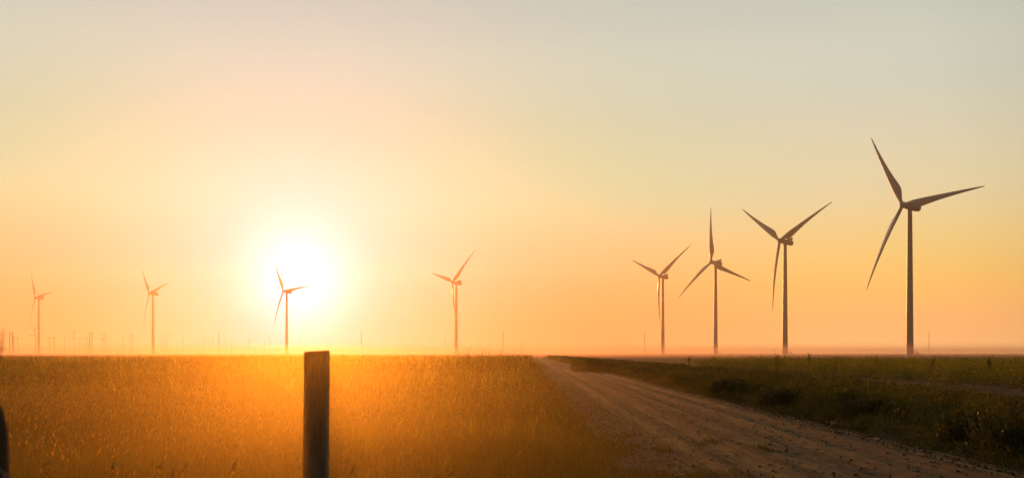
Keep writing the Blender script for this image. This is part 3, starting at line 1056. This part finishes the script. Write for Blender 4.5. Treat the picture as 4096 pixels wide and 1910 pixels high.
def stake(px, ytop, d, r, label, head):
    p = P(px, ytop, d)
    root = empty("marker_stake", (p.x, p.y, 0), label, "marker stake", "marker stakes beside the road")
    bm = bmesh.new()
    add_tube(bm, [(0, 0, -.2), (.01, 0, p.z)], r, 8)
    link("stake", bm_mesh("stake", bm), M_pole, root)
    bm = bmesh.new()
    add_box(bm, (-head, -.02, p.z - head * .4), (head, .02, p.z + head * 1.4))
    link("reflector", bm_mesh("reflector", bm), M_dark, root)
stake(2073, 1417, 110, .022, "thin marker stake on the grassy bank left of where the road ends", .05)
stake(2197, 1419, 160, .025, "short marker stake on the rise right of where the road ends", .07)

# ------------------------------------------------------------------ single plants one can tell apart
def weed_plant(name, loc, h, n_br, leaf, mats, label, cat, group=None, spread=.35, seedhead=False):
    root = empty(name, loc, label, cat, group)
    bm = bmesh.new()
    tips = []
    pts = [(0, 0, -.05), (.02 * h, 0, h * .4), (.01 * h, .02 * h, h * .75), (.03 * h, 0, h)]
    add_tube(bm, pts, [.007 + .003 * h, .006, .0045, .002], 6)
    for i in range(n_br):
        t = random.uniform(.25, .9)
        a = random.uniform(0, 6.28)
        ln = h * spread * (1.15 - t) * random.uniform(.7, 1.3)
        p0 = Vector((.02 * h * min(1, t * 2), 0, h * t))
        p1 = p0 + Vector((math.cos(a) * ln * .6, math.sin(a) * ln * .6, ln * .45))
        p2 = p0 + Vector((math.cos(a) * ln, math.sin(a) * ln, ln * 1.1))
        add_tube(bm, [p0, p1, p2], [.004, .003, .0015], 5)
        tips += [(p0, p1, p2)]
    link("stem", bm_mesh("stem", bm, True), mats[1], root)
    g = Veg()
    c = []
    for p0, p1, p2 in tips + [(Vector(pts[1]), Vector(pts[2]), Vector(pts[3]))]:
        for k in range(14):
            t = random.random()
            q = p0.lerp(p1, t * 2) if t < .5 else p1.lerp(p2, t * 2 - 1)
            c.append(q + Vector((random.gauss(0, 1), random.gauss(0, 1), random.gauss(0, 1))) * leaf * .5)
    c = np.array([tuple(q) for q in c])
    g.leaves(c, leaf * rng.uniform(.6, 1.4, len(c)), 0, .9, .4)
    link("foliage", g.mesh("foliage"), mats[0], root)
    return root

def bush(loc, h, label):
    root = empty("bush", loc, label, "bush", "dark bushes on the verge")
    bm = bmesh.new()
    for i in range(9):
        a = i * .7
        add_tube(bm, [(0, 0, -.05), (.3 * math.cos(a) * h, .3 * math.sin(a) * h, h * .45), (.6 * math.cos(a) * h, .6 * math.sin(a) * h, h * .75)], [.012, .008, .004], 5)
    link("stem", bm_mesh("stem", bm, True), M_stem, root)
    g = Veg()
    k = 2600
    a = rng.uniform(0, 6.283, k)
    rad = 1.0 * h * np.sqrt(rng.random(k))
    top = h * np.sqrt(np.maximum(0.02, 1 - (rad / (1.3 * h)) ** 2)) * (.78 + .30 * np.sin(a * 3 + loc[0]) * rad / h + .16 * rng.normal(size=k))
    g.leaves(np.stack([rad * np.cos(a), rad * np.sin(a), top * rng.random(k) ** .5 + .02], -1), .10 * (.5 + .5 * min(1, loc[1] / 60)) * rng.uniform(.6, 1.5, k), 0, .6)
    link("foliage", g.mesh("foliage"), M_bush, root)

def tall_weed(loc, h, label):
    """fan of leafy upright shoots"""
    root = empty("weed_plant", loc, label, "weed", GW)
    bm = bmesh.new()
    c = []
    for k in range(15):
        a = random.uniform(0, 6.28)
        r = abs(random.gauss(0, .26))
        hh = h * (1.0 if k == 0 else random.uniform(.70, .97) - .12 * r)
        tip = Vector((r * math.cos(a), r * math.sin(a), hh))
        mid = Vector((tip.x * .35, tip.y * .35, hh * .55))
        add_tube(bm, [(0, 0, -.05), mid, tip], [.008, .005, .002], 5)
        for i in range(42):
            t = random.uniform(.1, 1) ** .7
            p = mid.lerp(tip, t)
            w = .075 * (1.15 - t)
            c.append((p.x + random.gauss(0, w), p.y + random.gauss(0, w), p.z + random.gauss(0, .02)))
    link("stem", bm_mesh("stem", bm, True), M_stem, root)
    g = Veg()
    g.leaves(np.array(c), .055 * rng.uniform(.6, 1.5, len(c)), 0, 1.4, .4)
    link("foliage", g.mesh("foliage"), M_crop, root)

M_stem = paint_mat("dry_stems", (0.16, 0.12, 0.06), 0.8)
def on_ground(px, d):
    x = (px - 2048) / F * d
    return (x, d, float(ground_z(x, d)) - .01)
GW = "tall weeds standing above the field plants"
for px, ytop, d, lab in ((3110, 1412, 62, "bushy tall weed at the foot of the second largest turbine"), (3238, 1411, 70, "tall weed just right of the second largest turbine"),
                         (3345, 1418, 66, "tall weed midway between the two largest turbines"), (3500, 1419, 60, "tall weed left of the largest turbine tower"),
                         (3730, 1424, 52, "tall weed right of the largest turbine's stair"), (3955, 1416, 50, "tallest weed on the skyline near the right edge"),
                         (2757, 1419, 95, "bushy tall weed between the leftmost dark turbine and the one with the upright blade"),
                         (2340, 1424, 75, "dark rounded bush on the verge right of where the road narrows"), (2405, 1428, 74, "second dark rounded bush on the verge, right of the first")):
    h = CAM_H + (HY - ytop) / F * d
    if "bush on" in lab:
        bush(on_ground(px, d), h, lab)
    else:
        tall_weed(on_ground(px, d), h, lab)
for px, d, h, lab in ((2916, 33, .60, "dark bush on the verge below the turbine with its upright blade"),
                     (3122, 25.5, .60, "dark bush on the verge in line with the second largest turbine"),
                     (3404, 23.6, .62, "wide dark bush on the verge between the two largest turbines"),
                     (3519, 21.2, .55, "dark bush on the verge left of the largest turbine's line"),
                     (3886, 15.6, .52, "dark bush near the leaning bristle grass"),
                     (4057, 13.9, .58, "dark bush behind the leafy shrub at the right edge")):
    bush(on_ground(px, d), h, lab)
weed_plant("leafy_shrub", on_ground(4050, 13.6), .82, 40, .035, (M_weed, M_stem), "leafy olive shrub on the verge at the right edge", "shrub", None, .5)
for px, ytop, d, lab in ((118, 1415, 34, "dark dry stalk rising above the grass right of the log post"), (357, 1440, 22, "dark dry stalk in the grass right of the leftmost turbine"), (215, 1452, 19, "dark dry stalk low in the grass below the second twin legged pylon"), (280, 1446, 30, "short dark stalk in the grass below the three armed poles"), (1490, 1413, 60, "small bushy weed on the grass skyline right of the square post")):
    h = CAM_H + (HY - ytop) / F * d
    weed_plant("dry_stalk", on_ground(px, d), h, 9, .03, (M_stem, M_stem), lab, "dry stalk", "dry stalks in the tall grass", .22)
# the out-of-focus stalk leaning in at the left edge
def near_stalk():
    d = 1.9
    b = P(-60, 1640, d)
    a = P(-22, 1500, d)
    m = P(2, 1405, d)
    t = P(13, 1330, d)
    root = empty("dry_stalk", (b.x, b.y, 0), "blurred reddish stalk at the left edge above the horizon", "dry stalk", None)
    q = lambda p: p - Vector((b.x, b.y, 0))
    bm = bmesh.new()
    add_tube(bm, [q(Vector((b.x - .05, b.y, -.05))), q(b), q(a), q(m), q(t)], [.003, .0025, .0016, .0014, .0008], 8)
    add_tube(bm, [q(m), q(P(20, 1390, d))], [.0015, .001], 6)
    link("stem", bm_mesh("stem", bm, True), M_stem, root)
    g = Veg()
    tt = np.array([tuple(q(m).lerp(q(t), k / 9)) for k in range(10)])
    g.heads(tt, np.full(10, .010), np.full(10, .0013), rng.uniform(-.4, .5, 10), rng.uniform(-.4, .4, 10), 0)
    link("seed_head", g.mesh("seed_head"), M_seed, root)
near_stalk()

def grass_clump(name, px, d, n, h, lean, az, label, mats, heads=True, w=.006, hr=.006, sd=.10):
    g = Veg()
    x0, y0, z0 = on_ground(px, d)
    p = np.array([[x0, y0]]) + rng.normal(0, sd * (d / 14) ** .5, (n, 2))
    hh = h * rng.uniform(.6, 1.1, n)
    ln = hh * lean * rng.uniform(.5, 1.3, n)
    a = rng.normal(az, .5, n)
    tip = g.blades(p, hh, np.full(n, w), ln, a, 0, 4)
    if heads:
        g.heads(tip, rng.uniform(.06, .10, n) * h / .6, np.full(n, hr), np.cos(a) * .5, np.sin(a) * .5, 1)
    me = g.mesh(name)
    co_ = np.empty(len(me.vertices) * 3, np.float32)
    me.vertices.foreach_get('co', co_)
    co_ = co_.reshape(-1, 3) - np.array([x0, y0, z0], np.float32)
    me.vertices.foreach_set('co', co_.ravel())
    o = link(name, me, mats, None, label, "grass clump")
    o.location = (x0, y0, z0)
grass_clump("grass_clump", 3965, 13.2, 40, .62, .35, 2.6, "clump of leaning bristle grass with glinting seed heads on the dark right verge", [M_grass_dim, M_seed])
grass_clump("grass_clump", 1905, 34, 120, .75, .25, 1.0, "sunlit yellow tuft on the grassy bank left of the road", [M_seed, M_seed], True, .014, .014)
grass_clump("grass_clump", 3355, 19.0, 40, .22, .6, 3.0, "low clump of yellow flowers at the road's right edge", [M_grass_dim, M_lint], True, .006, .012, .045)

def scrap():
    x, y = road_right(16.0) - .12, 16.0
    me = None
    bm = bmesh.new()
    vs_ = [bm.verts.new(q) for q in ((-.035, -.01, 0), (.0, -.014, .012), (.035, -.008, .004), (.035, .012, .02), (0, .014, .028), (-.035, .012, .016))]
    bm.faces.new((vs_[0], vs_[1], vs_[4], vs_[5]))
    bm.faces.new((vs_[1], vs_[2], vs_[3], vs_[4]))
    bmesh.ops.solidify(bm, geom=bm.faces[:], thickness=.002)
    o = link("paper_scrap", bm_mesh("paper_scrap", bm), M_lint, None, "small white paper scrap lying at the road's right edge", "litter")
    u = x - road_left(y)
    o.location = (x, y, float(road_profile(np.array([u]), np.array([y]))[0]) + .004)
scrap()
